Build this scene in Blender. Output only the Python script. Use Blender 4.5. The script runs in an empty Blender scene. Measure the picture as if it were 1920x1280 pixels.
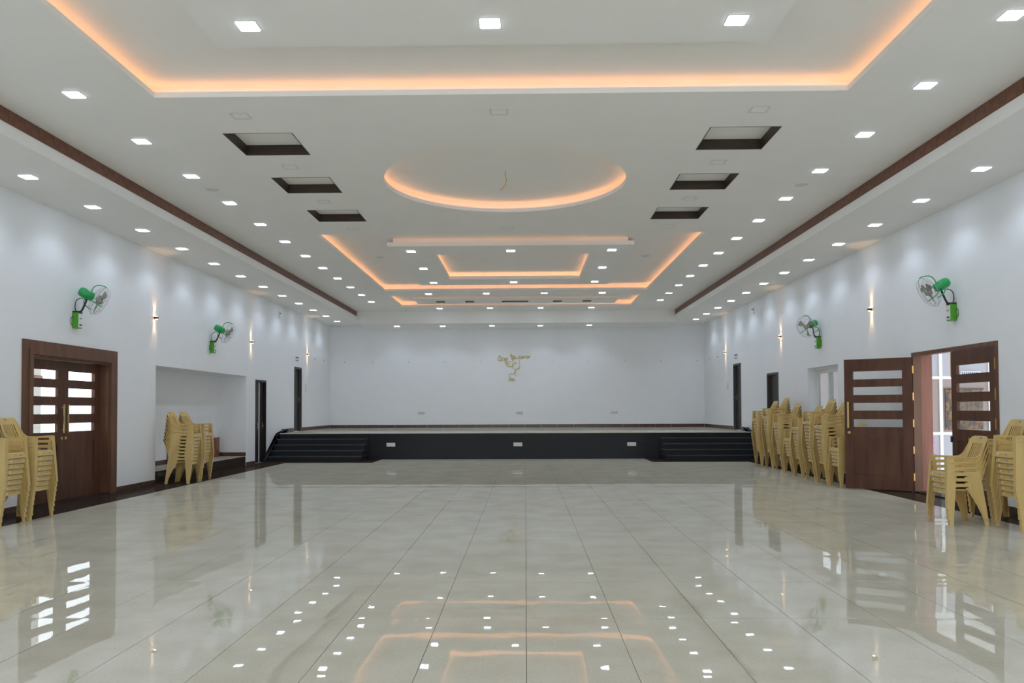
import bpy, bmesh, math, random
from mathutils import Matrix, Vector
random.seed(7)
sc = bpy.context.scene
COL = sc.collection
PI = math.pi

# ------------------------------------------------------------------ camera
F_PX = 1532.0                       # focal length for a 1920 px wide frame
CAM_H = 1.432
YAW, PITCH, ROLL = math.radians(1.0), math.radians(1.5), -0.0039
PPX, PPY = 958.1, 727.0             # principal point (lens shifted upwards)
cam_data = bpy.data.cameras.new('camera')
cam = bpy.data.objects.new('camera', cam_data)
COL.objects.link(cam)
cam_data.sensor_width = 36.0
cam_data.lens = F_PX / 1920.0 * 36.0
cam_data.shift_x = (960.0 - PPX) / 1920.0
cam_data.shift_y = (PPY - 640.0) / 1920.0
cam_data.clip_start = 0.05
cam_data.clip_end = 300
cam.matrix_world = (Matrix.Translation((0, 0, CAM_H)) @ Matrix.Rotation(YAW, 4, 'Z')
                    @ Matrix.Rotation(PI / 2 + PITCH, 4, 'X') @ Matrix.Rotation(ROLL, 4, 'Z'))
sc.camera = cam

# ------------------------------------------------------------------ world (daylight outside the doors)
world = bpy.data.worlds.new('world')
sc.world = world
world.use_nodes = True
bg = world.node_tree.nodes['Background']
bg.inputs[0].default_value = (0.86, 0.93, 1.0, 1)
bg.inputs[1].default_value = 2.6

sc.view_settings.view_transform = 'Standard'
sc.view_settings.look = 'None'
sc.view_settings.gamma = 1.0
sc.view_settings.use_curve_mapping = False
sc.view_settings.exposure = 0.19
sc.cycles.max_bounces = 8
sc.cycles.diffuse_bounces = 6
sc.cycles.adaptive_threshold = 0.08
sc.cycles.adaptive_min_samples = 20
sc.cycles.sample_clamp_indirect = 6.0

PANEL_E = 18.0                      # LED panel radiance
PANEL_W = 19.0                      # its downward beam
STRIP_E = 6.2                      # warm cove strip radiance
SCONCE_W = 11.0

# ------------------------------------------------------------------ room dimensions (metres)
XL, XR = -7.25, 6.60                # side walls
YF, YB = -2.0, 30.2                 # wall behind the camera, back wall
ZM, ZS, ZBS = 4.86, 4.55, 4.43      # main ceiling, side soffits, back soffit
FXL, FXR = -5.87, 5.20              # soffit edges
YBF = 28.3                          # back soffit edge
CT = 0.06                           # thickness of the ceiling board
ZR = 5.045                           # raised ceiling inside the coves
STAGE_Y, STAGE_Z = 23.65, 0.76
CX = -0.30                          # axis of the ceiling design


# ------------------------------------------------------------------ materials
def mat(name, col, rough=0.6, metal=0.0, spec=0.5, noise=None, bump=None, coat=0.0, emit=None):
    m = bpy.data.materials.new(name)
    m.use_nodes = True
    nt = m.node_tree
    b = nt.nodes['Principled BSDF']
    b.inputs['Base Color'].default_value = (*col, 1)
    b.inputs['Roughness'].default_value = rough
    b.inputs['Metallic'].default_value = metal
    b.inputs['Specular IOR Level'].default_value = spec
    b.inputs['Coat Weight'].default_value = coat
    if emit:
        b.inputs['Emission Color'].default_value = (*emit[0], 1)
        b.inputs['Emission Strength'].default_value = emit[1]
    if noise or bump:
        tc = nt.nodes.new('ShaderNodeTexCoord')
    if noise:                        # (scale vec, colour2, low, high)
        mp = nt.nodes.new('ShaderNodeMapping')
        mp.inputs['Scale'].default_value = noise[0]
        nz = nt.nodes.new('ShaderNodeTexNoise')
        nz.inputs['Scale'].default_value = 1.0
        nz.inputs['Detail'].default_value = 6
        cr = nt.nodes.new('ShaderNodeValToRGB')
        cr.color_ramp.elements[0].position = noise[2]
        cr.color_ramp.elements[1].position = noise[3]
        cr.color_ramp.elements[0].color = (*col, 1)
        cr.color_ramp.elements[1].color = (*noise[1], 1)
        nt.links.new(tc.outputs['Object'], mp.inputs[0])
        nt.links.new(mp.outputs[0], nz.inputs['Vector'])
        nt.links.new(nz.outputs['Fac'], cr.inputs[0])
        nt.links.new(cr.outputs[0], b.inputs['Base Color'])
    if bump:                         # (scale, strength, distance)
        nb = nt.nodes.new('ShaderNodeTexNoise')
        nb.inputs['Scale'].default_value = bump[0]
        nb.inputs['Detail'].default_value = 2
        bp = nt.nodes.new('ShaderNodeBump')
        bp.inputs['Strength'].default_value = bump[1]
        bp.inputs['Distance'].default_value = bump[2]
        nt.links.new(tc.outputs['Object'], nb.inputs['Vector'])
        nt.links.new(nb.outputs['Fac'], bp.inputs['Height'])
        nt.links.new(bp.outputs[0], b.inputs['Normal'])
    return m


def mat_emit(name, col, strength):
    m = bpy.data.materials.new(name)
    m.use_nodes = True
    nt = m.node_tree
    nt.nodes.clear()
    e = nt.nodes.new('ShaderNodeEmission')
    o = nt.nodes.new('ShaderNodeOutputMaterial')
    e.inputs[0].default_value = (*col, 1)
    e.inputs[1].default_value = strength
    nt.links.new(e.outputs[0], o.inputs[0])
    return m


def mat_glass(name, tint, gloss=0.06, haze=0.0):
    m = bpy.data.materials.new(name)
    m.use_nodes = True
    nt = m.node_tree
    nt.nodes.clear()
    t = nt.nodes.new('ShaderNodeBsdfTransparent')
    g = nt.nodes.new('ShaderNodeBsdfGlossy')
    mx = nt.nodes.new('ShaderNodeMixShader')
    o = nt.nodes.new('ShaderNodeOutputMaterial')
    lw_ = nt.nodes.new('ShaderNodeLayerWeight')
    lw_.inputs[0].default_value = 0.5
    pw_ = nt.nodes.new('ShaderNodeMath')
    pw_.operation = 'POWER'
    pw_.inputs[1].default_value = 4.0
    fr = nt.nodes.new('ShaderNodeMath')
    fr.operation = 'MULTIPLY_ADD'
    fr.inputs[1].default_value = 0.5
    fr.inputs[2].default_value = 0.04
    nt.links.new(lw_.outputs['Facing'], pw_.inputs[0])
    nt.links.new(pw_.outputs[0], fr.inputs[0])
    t.inputs[0].default_value = (*tint, 1)
    g.inputs[1].default_value = 0.02
    nt.links.new(fr.outputs[0], mx.inputs[0])
    nt.links.new(t.outputs[0], mx.inputs[1])
    nt.links.new(g.outputs[0], mx.inputs[2])
    last = mx
    if haze:
        d = nt.nodes.new('ShaderNodeBsdfDiffuse')
        d.inputs[0].default_value = (0.8, 0.82, 0.84, 1)
        m2 = nt.nodes.new('ShaderNodeMixShader')
        m2.inputs[0].default_value = haze
        nt.links.new(mx.outputs[0], m2.inputs[1])
        nt.links.new(d.outputs[0], m2.inputs[2])
        last = m2
    nt.links.new(last.outputs[0], o.inputs[0])
    return m


M = {}
M['wall'] = mat('wall_paint', (0.872, 0.876, 0.887), 0.55, spec=0.3, noise=((3, 3, 3), (0.857, 0.861, 0.872), 0.35, 0.7))
M['ceil'] = mat('ceiling_paint', (0.90, 0.885, 0.85), 0.7, spec=0.2, noise=((2, 2, 2), (0.885, 0.87, 0.835), 0.35, 0.7))
M['joint'] = mat('tile_joint', (0.10, 0.085, 0.07), 0.7)
M['border'] = mat('brown_granite', (0.040, 0.026, 0.020), 0.10, noise=((60, 60, 60), (0.075, 0.05, 0.038), 0.45, 0.65))
M['skirt'] = mat('brown_skirting_tile', (0.085, 0.045, 0.032), 0.25, noise=((25, 25, 25), (0.13, 0.075, 0.055), 0.4, 0.7))
M['clad'] = mat('brown_cladding_tile', (0.20, 0.070, 0.034), 0.4, noise=((14, 14, 14), (0.12, 0.043, 0.024), 0.35, 0.7))
M['cladback'] = mat('cladding_joint', (0.26, 0.11, 0.045), 0.6)
M['granite'] = mat('black_granite', (0.022, 0.023, 0.025), 0.13, spec=0.12, noise=((160, 160, 160), (0.07, 0.072, 0.078), 0.50, 0.7))
M['tread'] = mat('granite_tread_sheen', (0.075, 0.077, 0.083), 0.10, noise=((160, 160, 160), (0.12, 0.122, 0.13), 0.50, 0.7))  # paler than the risers: wall reflection along the treads put into the colour
M['wood'] = mat('dark_stained_wood', (0.125, 0.054, 0.032), 0.42, spec=0.25, noise=((9, 9, 1.2), (0.082, 0.035, 0.021), 0.35, 0.65), bump=(60, 0.12, 0.004))
M['woodframe'] = mat('brown_frame_wood', (0.175, 0.082, 0.046), 0.42, spec=0.3, noise=((9, 9, 1.2), (0.125, 0.058, 0.033), 0.35, 0.65), bump=(60, 0.12, 0.004))
M['woodred'] = mat('reddish_wood', (0.30, 0.125, 0.085), 0.45, spec=0.3, noise=((9, 9, 1.2), (0.24, 0.10, 0.068), 0.35, 0.65))
M['niche'] = mat('ceiling_wood_lining', (0.055, 0.032, 0.020), 0.45, noise=((3, 3, 40), (0.034, 0.02, 0.013), 0.35, 0.65))
M['slotwood'] = mat('slot_wood', (0.30, 0.20, 0.11), 0.5, noise=((3, 3, 30), (0.22, 0.145, 0.08), 0.35, 0.65))
M['darkdoor'] = mat('dark_door_laminate', (0.030, 0.023, 0.021), 0.4, spec=0.2, noise=((8, 8, 1), (0.022, 0.017, 0.016), 0.35, 0.65))
M['greyframe'] = mat('grey_door_frame', (0.30, 0.28, 0.25), 0.5)
M['doorframe'] = mat('dark_door_frame', (0.085, 0.075, 0.066), 0.5, spec=0.25)
M['brass'] = mat('brass', (0.62, 0.47, 0.20), 0.32, metal=0.85)
M['hinge'] = mat('hinge_brass', (0.62, 0.38, 0.11), 0.4, metal=0.6)
M['glass'] = mat_glass('clear_glass', (0.97, 0.98, 0.98))
M['hazeglass'] = mat_glass('hazy_glass', (0.95, 0.96, 0.97), haze=0.25)
M['upvc'] = mat('white_window_frame', (0.82, 0.83, 0.82), 0.35)
M['chair'] = mat('cream_plastic', (0.66, 0.475, 0.19), 0.42, spec=0.35, noise=((6, 6, 6), (0.61, 0.435, 0.17), 0.35, 0.7))
M['sticker'] = mat('blue_sticker', (0.33, 0.36, 0.50), 0.4)
M['fan_green'] = mat('fan_green_enamel', (0.025, 0.36, 0.10), 0.28)
M['box_green'] = mat('box_green_plastic', (0.075, 0.33, 0.015), 0.4)
M['black'] = mat('black_metal', (0.02, 0.02, 0.023), 0.4)
M['wire'] = mat('guard_wire', (0.50, 0.51, 0.54), 0.35, metal=0.4)
M['blade'] = mat('fan_blade', (0.30, 0.28, 0.22), 0.45)
M['white'] = mat('white_plastic', (0.85, 0.85, 0.84), 0.4)
M['offwhite'] = mat('offwhite_plastic', (0.70, 0.695, 0.66), 0.5)
M['plategrey'] = mat('pale_grey_plastic', (0.55, 0.55, 0.52), 0.5)
M['copper'] = mat('sconce_bronze', (0.16, 0.055, 0.03), 0.35, metal=0.5)
M['gold'] = mat('gold_lettering', (0.68, 0.52, 0.12), 0.5)
M['blue'] = mat('blue_sign', (0.07, 0.07, 0.22), 0.4)
M['panel'] = mat_emit('led_panel', (0.76, 0.90, 1.08), PANEL_E)
M['strip'] = mat_emit('warm_led_strip', (1.0, 0.455, 0.215), STRIP_E)
M['bulb'] = mat_emit('sconce_lens', (1.0, 0.62, 0.30), 40.0)
M['pinkwall'] = mat('pinkish_wall', (0.34, 0.27, 0.25), 0.6)
M['lilac'] = mat('pale_lower_panel', (0.43, 0.42, 0.46), 0.5)
M['beige'] = mat('beige_render', (0.40, 0.375, 0.33), 0.7)
M['pave'] = mat('pale_paving', (0.72, 0.72, 0.70), 0.3)
M['pink'] = mat('pink_garland', (0.85, 0.16, 0.48), 0.6)
M['wirec'] = mat('yellow_wire', (0.55, 0.38, 0.12), 0.5)
M['tapestry'] = mat('tapestry', (0.07, 0.075, 0.085), 0.8, noise=((13, 13, 9), (0.30, 0.16, 0.06), 0.42, 0.62))
M['redbox'] = mat('red_brown_laminate', (0.26, 0.085, 0.05), 0.45)


def floor_tile_mat():
    m = bpy.data.materials.new('glossy_cream_tile')
    m.use_nodes = True
    nt = m.node_tree
    nt.nodes.remove(nt.nodes['Principled BSDF'])
    out = nt.nodes['Material Output']
    b = nt.nodes.new('ShaderNodeBsdfDiffuse')
    gl = nt.nodes.new('ShaderNodeBsdfGlossy')
    gl.inputs['Roughness'].default_value = 0.012
    mx = nt.nodes.new('ShaderNodeMixShader')
    lw_ = nt.nodes.new('ShaderNodeLayerWeight')      # polish: reflection grows towards grazing angles
    lw_.inputs[0].default_value = 0.5
    pw_ = nt.nodes.new('ShaderNodeMath')
    pw_.operation = 'POWER'
    pw_.inputs[1].default_value = 1.3
    fa = nt.nodes.new('ShaderNodeMath')
    fa.operation = 'MULTIPLY_ADD'
    fa.inputs[1].default_value = 0.44
    fa.inputs[2].default_value = 0.04
    nt.links.new(lw_.outputs['Facing'], pw_.inputs[0])
    nt.links.new(pw_.outputs[0], fa.inputs[0])
    nt.links.new(fa.outputs[0], mx.inputs[0])
    nt.links.new(b.outputs[0], mx.inputs[1])
    nt.links.new(gl.outputs[0], mx.inputs[2])
    nt.links.new(mx.outputs[0], out.inputs[0])
    geo = nt.nodes.new('ShaderNodeNewGeometry')
    n1 = nt.nodes.new('ShaderNodeTexNoise')
    n1.inputs['Scale'].default_value = 55
    n1.inputs['Detail'].default_value = 5
    n2 = nt.nodes.new('ShaderNodeTexNoise')
    n2.inputs['Scale'].default_value = 2.2
    n2.inputs['Detail'].default_value = 4
    ad = nt.nodes.new('ShaderNodeMath')
    ad.operation = 'MULTIPLY_ADD'
    ad.inputs[1].default_value = 0.6
    cr = nt.nodes.new('ShaderNodeValToRGB')
    cr.color_ramp.elements[0].position = 0.55
    cr.color_ramp.elements[1].position = 1.0
    cr.color_ramp.elements[0].color = (0.55, 0.51, 0.40, 1)
    cr.color_ramp.elements[1].color = (0.65, 0.615, 0.51, 1)
    nt.links.new(geo.outputs['Position'], n1.inputs['Vector'])
    nt.links.new(geo.outputs['Position'], n2.inputs['Vector'])
    nt.links.new(n1.outputs['Fac'], ad.inputs[0])
    nt.links.new(n2.outputs['Fac'], ad.inputs[2])
    nt.links.new(ad.outputs[0], cr.inputs[0])
    nt.links.new(cr.outputs[0], b.inputs['Color'])
    nb = nt.nodes.new('ShaderNodeTexNoise')
    nb.inputs['Scale'].default_value = 3.2
    nb.inputs['Detail'].default_value = 1.5
    bp = nt.nodes.new('ShaderNodeBump')
    bp.inputs['Strength'].default_value = 0.30
    bp.inputs['Distance'].default_value = 0.0018
    nt.links.new(geo.outputs['Position'], nb.inputs['Vector'])
    nt.links.new(nb.outputs['Fac'], bp.inputs['Height'])
    nt.links.new(bp.outputs[0], gl.inputs['Normal'])
    return m


M['tile'] = floor_tile_mat()


def limit_polish(m, gain, rough):
    """Dull stone polish: noise colour on a diffuse base with a weak sheen that grows towards grazing angles."""
    nt = m.node_tree
    p = nt.nodes['Principled BSDF']
    src = p.inputs['Base Color'].links[0].from_socket
    nt.nodes.remove(p)
    d = nt.nodes.new('ShaderNodeBsdfDiffuse')
    g_ = nt.nodes.new('ShaderNodeBsdfGlossy')
    g_.inputs['Roughness'].default_value = rough
    mx = nt.nodes.new('ShaderNodeMixShader')
    lw_ = nt.nodes.new('ShaderNodeLayerWeight')
    lw_.inputs[0].default_value = 0.5
    fa = nt.nodes.new('ShaderNodeMath')
    fa.operation = 'MULTIPLY'
    fa.inputs[1].default_value = gain
    nt.links.new(src, d.inputs[0])
    nt.links.new(lw_.outputs['Facing'], fa.inputs[0])
    nt.links.new(fa.outputs[0], mx.inputs[0])
    nt.links.new(d.outputs[0], mx.inputs[1])
    nt.links.new(g_.outputs[0], mx.inputs[2])
    nt.links.new(mx.outputs[0], nt.nodes['Material Output'].inputs[0])


limit_polish(M['border'], 0.13, 0.10)


# ------------------------------------------------------------------ mesh helpers
def smooth_path(pts, n=5):
    P_ = [Vector(p) for p in pts]
    sm = []
    for i in range(len(P_) - 1):
        p0, p1, p2, p3 = P_[max(i - 1, 0)], P_[i], P_[i + 1], P_[min(i + 2, len(P_) - 1)]
        for k in range(n):
            t = k / n
            sm.append(0.5 * ((2 * p1) + (-p0 + p2) * t + (2 * p0 - 5 * p1 + 4 * p2 - p3) * t * t + (-p0 + 3 * p1 - 3 * p2 + p3) * t ** 3))
    sm.append(P_[-1])
    return sm


class MB:
    def __init__(self):
        self.v = []
        self.f = []

    def quad(self, *pts):
        n = len(self.v)
        self.v += [tuple(p) for p in pts]
        self.f.append(tuple(range(n, n + len(pts))))
        return self

    def box(self, x0, x1, y0, y1, z0, z1):
        n = len(self.v)
        self.v += [(x, y, z) for z in (z0, z1) for y in (y0, y1) for x in (x0, x1)]
        for q in ((0, 2, 3, 1), (4, 5, 7, 6), (0, 1, 5, 4), (2, 6, 7, 3), (0, 4, 6, 2), (1, 3, 7, 5)):
            self.f.append(tuple(n + i for i in q))
        return self

    def tube(self, pts, r, seg=6, closed=False):
        pts = [Vector(p) for p in pts]
        k = len(pts)
        rad = r if isinstance(r, (list, tuple)) else [r] * k
        n = len(self.v)
        ref = None
        for i, p in enumerate(pts):
            if closed:
                d = pts[(i + 1) % k] - pts[i - 1]
            else:
                d = pts[min(i + 1, k - 1)] - pts[max(i - 1, 0)]
            d.normalize()
            if ref is None:
                ref = Vector((0, 0, 1)) if abs(d.z) < 0.9 else Vector((1, 0, 0))
            a = d.cross(ref)
            if a.length < 1e-5:
                a = d.orthogonal()
            a.normalize()
            b = d.cross(a)
            ref = -b if False else ref
            for j in range(seg):
                t = 2 * PI * j / seg
                self.v.append(tuple(p + (a * math.cos(t) + b * math.sin(t)) * rad[i]))
        rng = k if closed else k - 1
        for i in range(rng):
            for j in range(seg):
                i2, j2 = (i + 1) % k, (j + 1) % seg
                self.f.append((n + i * seg + j, n + i * seg + j2, n + i2 * seg + j2, n + i2 * seg + j))
        if not closed:
            self.f.append(tuple(n + j for j in range(seg)))
            self.f.append(tuple(n + (k - 1) * seg + j for j in range(seg)))
        return self

    def lathe(self, prof, seg=20, mtx=None):
        """prof: (r, z) pairs round the local Z axis."""
        n = len(self.v)
        for r, z in prof:
            for j in range(seg):
                t = 2 * PI * j / seg
                p = Vector((r * math.cos(t), r * math.sin(t), z))
                if mtx:
                    p = mtx @ p
                self.v.append(tuple(p))
        for i in range(len(prof) - 1):
            for j in range(seg):
                j2 = (j + 1) % seg
                self.f.append((n + i * seg + j, n + i * seg + j2, n + (i + 1) * seg + j2, n + (i + 1) * seg + j))
        self.f.append(tuple(n + j for j in range(seg)))
        self.f.append(tuple(n + (len(prof) - 1) * seg + j for j in range(seg)))
        return self

    def slab(self, us, vs, holes, w0, w1, mp):
        """A board u x v between w0 and w1 with rectangular holes; mp maps (u, v, w) to a point."""
        us = sorted(set([us[0], us[1]] + [h[i] for h in holes for i in (0, 1) if us[0] < h[i] < us[1]]))
        vs = sorted(set([vs[0], vs[1]] + [h[i] for h in holes for i in (2, 3) if vs[0] < h[i] < vs[1]]))

        def solid(i, j):
            if not (0 <= i < len(us) - 1 and 0 <= j < len(vs) - 1):
                return False
            cu, cv = (us[i] + us[i + 1]) / 2, (vs[j] + vs[j + 1]) / 2
            return not any(h[0] < cu < h[1] and h[2] < cv < h[3] for h in holes)
        for i in range(len(us) - 1):
            for j in range(len(vs) - 1):
                if not solid(i, j):
                    continue
                a, b, c, d = us[i], us[i + 1], vs[j], vs[j + 1]
                for w in (w0, w1):
                    self.quad(mp(a, c, w), mp(b, c, w), mp(b, d, w), mp(a, d, w))
                if not solid(i - 1, j):
                    self.quad(mp(a, c, w0), mp(a, d, w0), mp(a, d, w1), mp(a, c, w1))
                if not solid(i + 1, j):
                    self.quad(mp(b, c, w0), mp(b, d, w0), mp(b, d, w1), mp(b, c, w1))
                if not solid(i, j - 1):
                    self.quad(mp(a, c, w0), mp(b, c, w0), mp(b, c, w1), mp(a, c, w1))
                if not solid(i, j + 1):
                    self.quad(mp(a, d, w0), mp(b, d, w0), mp(b, d, w1), mp(a, d, w1))
        return self

    def mesh(self, name, m, solid=0.0, smooth=False, bevel=0.0, fix=True):
        bm = bmesh.new()
        vs = [bm.verts.new(p) for p in self.v]
        for f in self.f:
            try:
                bm.faces.new([vs[i] for i in f])
            except ValueError:
                pass
        if fix:
            bmesh.ops.remove_doubles(bm, verts=bm.verts, dist=1e-5)
            bmesh.ops.recalc_face_normals(bm, faces=bm.faces)
        if solid:
            bmesh.ops.solidify(bm, geom=list(bm.faces), thickness=solid)
            bmesh.ops.recalc_face_normals(bm, faces=bm.faces)
        if bevel:
            bmesh.ops.bevel(bm, geom=[e for e in bm.edges], offset=bevel, segments=2, affect='EDGES', clamp_overlap=True)
        me = bpy.data.meshes.new(name)
        bm.to_mesh(me)
        bm.free()
        me.materials.append(M[m])
        if smooth:
            for p in me.polygons:
                p.use_smooth = True
        return me

    def build(self, name, m, parent=None, **kw):
        return obj(name, self.mesh(name, m, **kw), parent)


def obj(name, me, parent=None, loc=None, rot=None):
    o = bpy.data.objects.new(name, me)
    COL.objects.link(o)
    if parent:
        o.parent = parent
    if loc:
        o.location = loc
    if rot:
        o.rotation_euler = rot
    return o


def struct(o):
    o['kind'] = 'structure'
    return o


def tag(o, label, cat, group=None):
    o['label'] = label
    o['category'] = cat
    if group:
        o['group'] = group
    return o


def empty(name, loc=(0, 0, 0), rz=0.0):
    o = bpy.data.objects.new(name, None)
    COL.objects.link(o)
    o.empty_display_size = 0.1
    o.location = loc
    o.rotation_euler = (0, 0, rz)
    return o


def ordw(i):
    w = ['first', 'second', 'third', 'fourth', 'fifth', 'sixth', 'seventh', 'eighth', 'ninth', 'tenth', 'eleventh',
         'twelfth', 'thirteenth', 'fourteenth', 'fifteenth', 'sixteenth', 'seventeenth', 'eighteenth', 'nineteenth', 'twentieth']
    return w[i]


def box(*a):
    return MB().box(*a)


mXY = lambda u, v, w: (u, v, w)          # horizontal board
mYZ = lambda u, v, w: (w, u, v)          # board facing X
mXZ = lambda u, v, w: (u, w, v)          # board facing Y

# ------------------------------------------------------------------ floor
floor = struct(MB().box(XL - 0.3, XR + 0.3, YF - 0.2, YB + 0.2, -0.10, -0.004).build('floor', 'joint'))
TW, TL, GAP = 0.6, 1.2, 0.0035
Y0 = 4.44
FX0, FX1 = -6.52, 6.0


def tile_mesh(w, l):
    n_, hw, hl = 8, w / 2 - GAP / 2, l / 2 - GAP / 2      # fired tiles bow slightly along their length
    b = MB()
    bow = lambda v: -0.0012 * v * v
    for i in range(n_):
        v0, v1 = -1 + 2 * i / n_, -1 + 2 * (i + 1) / n_
        b.quad((-hw, v0 * hl, bow(v0)), (hw, v0 * hl, bow(v0)), (hw, v1 * hl, bow(v1)), (-hw, v1 * hl, bow(v1)))
    me = b.mesh('tile', 'tile', smooth=True)
    n0 = len(me.vertices)
    bm = bmesh.new()
    bm.from_mesh(me)
    for f in bm.faces:
        if f.normal.z < 0:
            f.normal_flip()
    z0 = -0.012
    c = [bm.verts.new(p) for p in ((-hw, -hl, bow(1)), (hw, -hl, bow(1)), (hw, hl, bow(1)), (-hw, hl, bow(1)), (-hw, -hl, z0), (hw, -hl, z0), (hw, hl, z0), (-hw, hl, z0))]
    for q in ((0, 1, 5, 4), (1, 2, 6, 5), (2, 3, 7, 6), (3, 0, 4, 7)):
        bm.faces.new([c[k] for k in q])
    bm.to_mesh(me)
    bm.free()
    return me


full = tile_mesh(TW, TL)
edge_w = -6.0 - FX0
edge = tile_mesh(edge_w, TL)
cols = [(FX0, -6.0, edge)] + [(-6.0 + TW * i, -6.0 + TW * (i + 1), full) for i in range(20)]
for r in range(14):
    for (a, b, me) in cols:
        yc = Y0 + TL * (r + 0.5)
        k = 0.0013 if r < 8 else 0.0008
        obj('tile', me, floor, ((a + b) / 2, yc, 0.0), (random.uniform(-k, k) * 0.6, random.uniform(-k, k), 0))
rest = MB()
for (ya, yb) in [(Y0 - TL * (i + 1), Y0 - TL * i) for i in range(5)] + [(21.24, 22.44), (22.44, STAGE_Y)]:
    for (a, b, me) in cols:
        rest.box(a + GAP / 2, b - GAP / 2, max(ya, YF) + GAP / 2, yb - GAP / 2, -0.012, 0)
o = rest.build('tile_field', 'tile', floor, fix=False)
o['kind'] = 'stuff'
for (xa, xb) in ((XL, FX0), (FX1, XR)):
    n = 19
    for i in range(n):
        ya = YF + (STAGE_Y - YF) * i / n
        yb = YF + (STAGE_Y - YF) * (i + 1) / n
        box(xa + 0.001, xb - 0.002, ya + 0.001, yb - 0.001, -0.012, 0.0005).build('border_slab', 'border', floor)
box(FX0 - 0.02, -4.15, 22.1, STAGE_Y, -0.01, 0.0012).build('border_slab', 'border', floor)
box(3.42, FX1 + 0.02, 22.1, STAGE_Y, -0.01, 0.0012).build('border_slab', 'border', floor)

# ------------------------------------------------------------------ walls
D1 = (11.86, 14.12, 0.0, 2.27)       # left double door opening (y0, y1, z0, z1)
ALC = (15.9, 21.1, 0.0, 2.32)
D3 = (21.82, 22.72, 0.0, 2.26)
D4 = (25.5, 26.35, STAGE_Z, 2.80)
D2 = (11.50, 14.04, 0.0, 2.366)      # right double door
WN = (17.35, 19.2, 0.95, 2.36)
D5 = (21.4, 22.4, 0.0, 2.38)
D6 = (25.1, 26.0, STAGE_Z, 2.83)
WT = 0.30
wl = struct(MB().slab((YF, YB), (0, 5.2), [D1, ALC, D3, D4], XL - WT, XL, mYZ).build('wall_left', 'wall'))
wr = struct(MB().slab((YF, YB), (0, 5.2), [D2, WN, D5, D6], XR, XR + WT, mYZ).build('wall_right', 'wall'))
wb = struct(box(XL - WT, XR + WT, YB, YB + 0.25, 0, 5.2).build('wall_back', 'wall'))
FILL_WIN = [(-6.95 + 2.73 * i, -4.45 + 2.73 * i, 0.35, 4.3) for i in range(5)]   # unseen windows added behind the camera to brighten walls and ceiling
wf = struct(MB().slab((XL - WT, XR + WT), (0, 5.2), FILL_WIN, YF - 0.25, YF, mXZ).build('wall_front', 'wall'))
# alcove behind the left wall: back, two sides, top
alc = MB()
ax0 = -7.98
alc.box(ax0 - 0.1, ax0, ALC[0] - 0.1, ALC[1] + 0.1, 0, 2.42)
alc.box(ax0, XL - WT, ALC[0] - 0.1, ALC[0], 0, 2.42)
alc.box(ax0, XL - WT, ALC[1], ALC[1] + 0.1, 0, 2.42)
alc.box(ax0, XL - WT, ALC[0], ALC[1], 2.32, 2.42)
struct(alc.build('wall_alcove', 'wall'))
plat = struct(box(ax0, XL - 0.01, ALC[0], ALC[1], 0, 0.235).build('floor_alcove', 'border'))
n = 9
for i in range(n):
    ya = ALC[0] + (ALC[1] - ALC[0]) * i / n
    yb = ALC[0] + (ALC[1] - ALC[0]) * (i + 1) / n
    box(ax0 + 0.002, XL - 0.03, ya + 0.002, yb - 0.002, 0.235, 0.247).build('tile', 'tile', plat)
ab = struct(box(ax0 + 0.0, ax0 + 0.012, ALC[0], ALC[1] - 0.002, 0.247, 0.345).build('baseboard_alcove', 'skirt'))
box(ax0 + 0.012, XL - 0.002, ALC[1] - 0.012, ALC[1], 0.247, 0.345).build('skirting_tile', 'skirt', ab)


def skirting(name, axis, pos, runs, z0, h, tw=0.6, th=0.012, sgn=1):
    """Row of skirting tiles; runs along y on a side wall or x on the back wall."""
    root = struct(empty(name, (0, 0, 0)))
    for (a, b) in runs:
        k = max(1, round((b - a) / tw))
        for i in range(k):
            u0 = a + (b - a) * i / k + 0.002
            u1 = a + (b - a) * (i + 1) / k - 0.002
            p0, p1 = sorted((pos, pos + sgn * th))
            if axis == 'y':
                box(p0, p1, u0, u1, z0, z0 + h).build('skirting_tile', 'skirt', root)
            else:
                box(u0, u1, p0, p1, z0, z0 + h).build('skirting_tile', 'skirt', root)
    return root


skirting('baseboard_left', 'y', XL, [(YF, 11.62), (14.38, ALC[0]), (ALC[1], D3[0] - 0.05), (D3[1] + 0.05, 22.5)], 0.0, 0.085)
skirting('baseboard_right', 'y', XR, [(YF, 11.45), (14.1, D5[0] - 0.06), (D5[1] + 0.06, 22.5)], 0.0, 0.085, sgn=-1)
skirting('baseboard_back', 'x', YB, [(XL + 0.02, XR - 0.02)], STAGE_Z, 0.115, sgn=-1)
skirting('baseboard_stage_left', 'y', XL, [(24.51, D4[0] - 0.06), (D4[1] + 0.06, YB - 0.015)], STAGE_Z, 0.115)
skirting('baseboard_stage_right', 'y', XR, [(24.51, D6[0] - 0.06), (D6[1] + 0.06, YB - 0.015)], STAGE_Z, 0.115, sgn=-1)

# ------------------------------------------------------------------ ceiling
COVE_F = (-4.05, 3.50, 1.2, 8.80)
COVE_R = (-4.05, 3.50, 15.85, 23.46)
COVE_T = (-4.10, 3.50, 24.55, 27.06)
NICH = [(-3.74, -2.87, 9.97, 10.85), (-3.74, -2.87, 11.90, 12.77), (-3.74, -2.87, 13.87, 14.74),
        (2.27, 3.14, 9.91, 10.79), (2.27, 3.14, 11.89, 12.76), (2.27, 3.14, 13.88, 14.74)]
CC, CR, CSQ = (-0.29, 12.30), 1.82, 2.0
csq = (CC[0] - CSQ, CC[0] + CSQ, CC[1] - CSQ, CC[1] + CSQ)
cb = MB().slab((FXL, FXR), (YF, YBF), [COVE_F, COVE_R, COVE_T, csq] + NICH, ZM, ZM + CT, mXY)
N = 96


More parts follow.
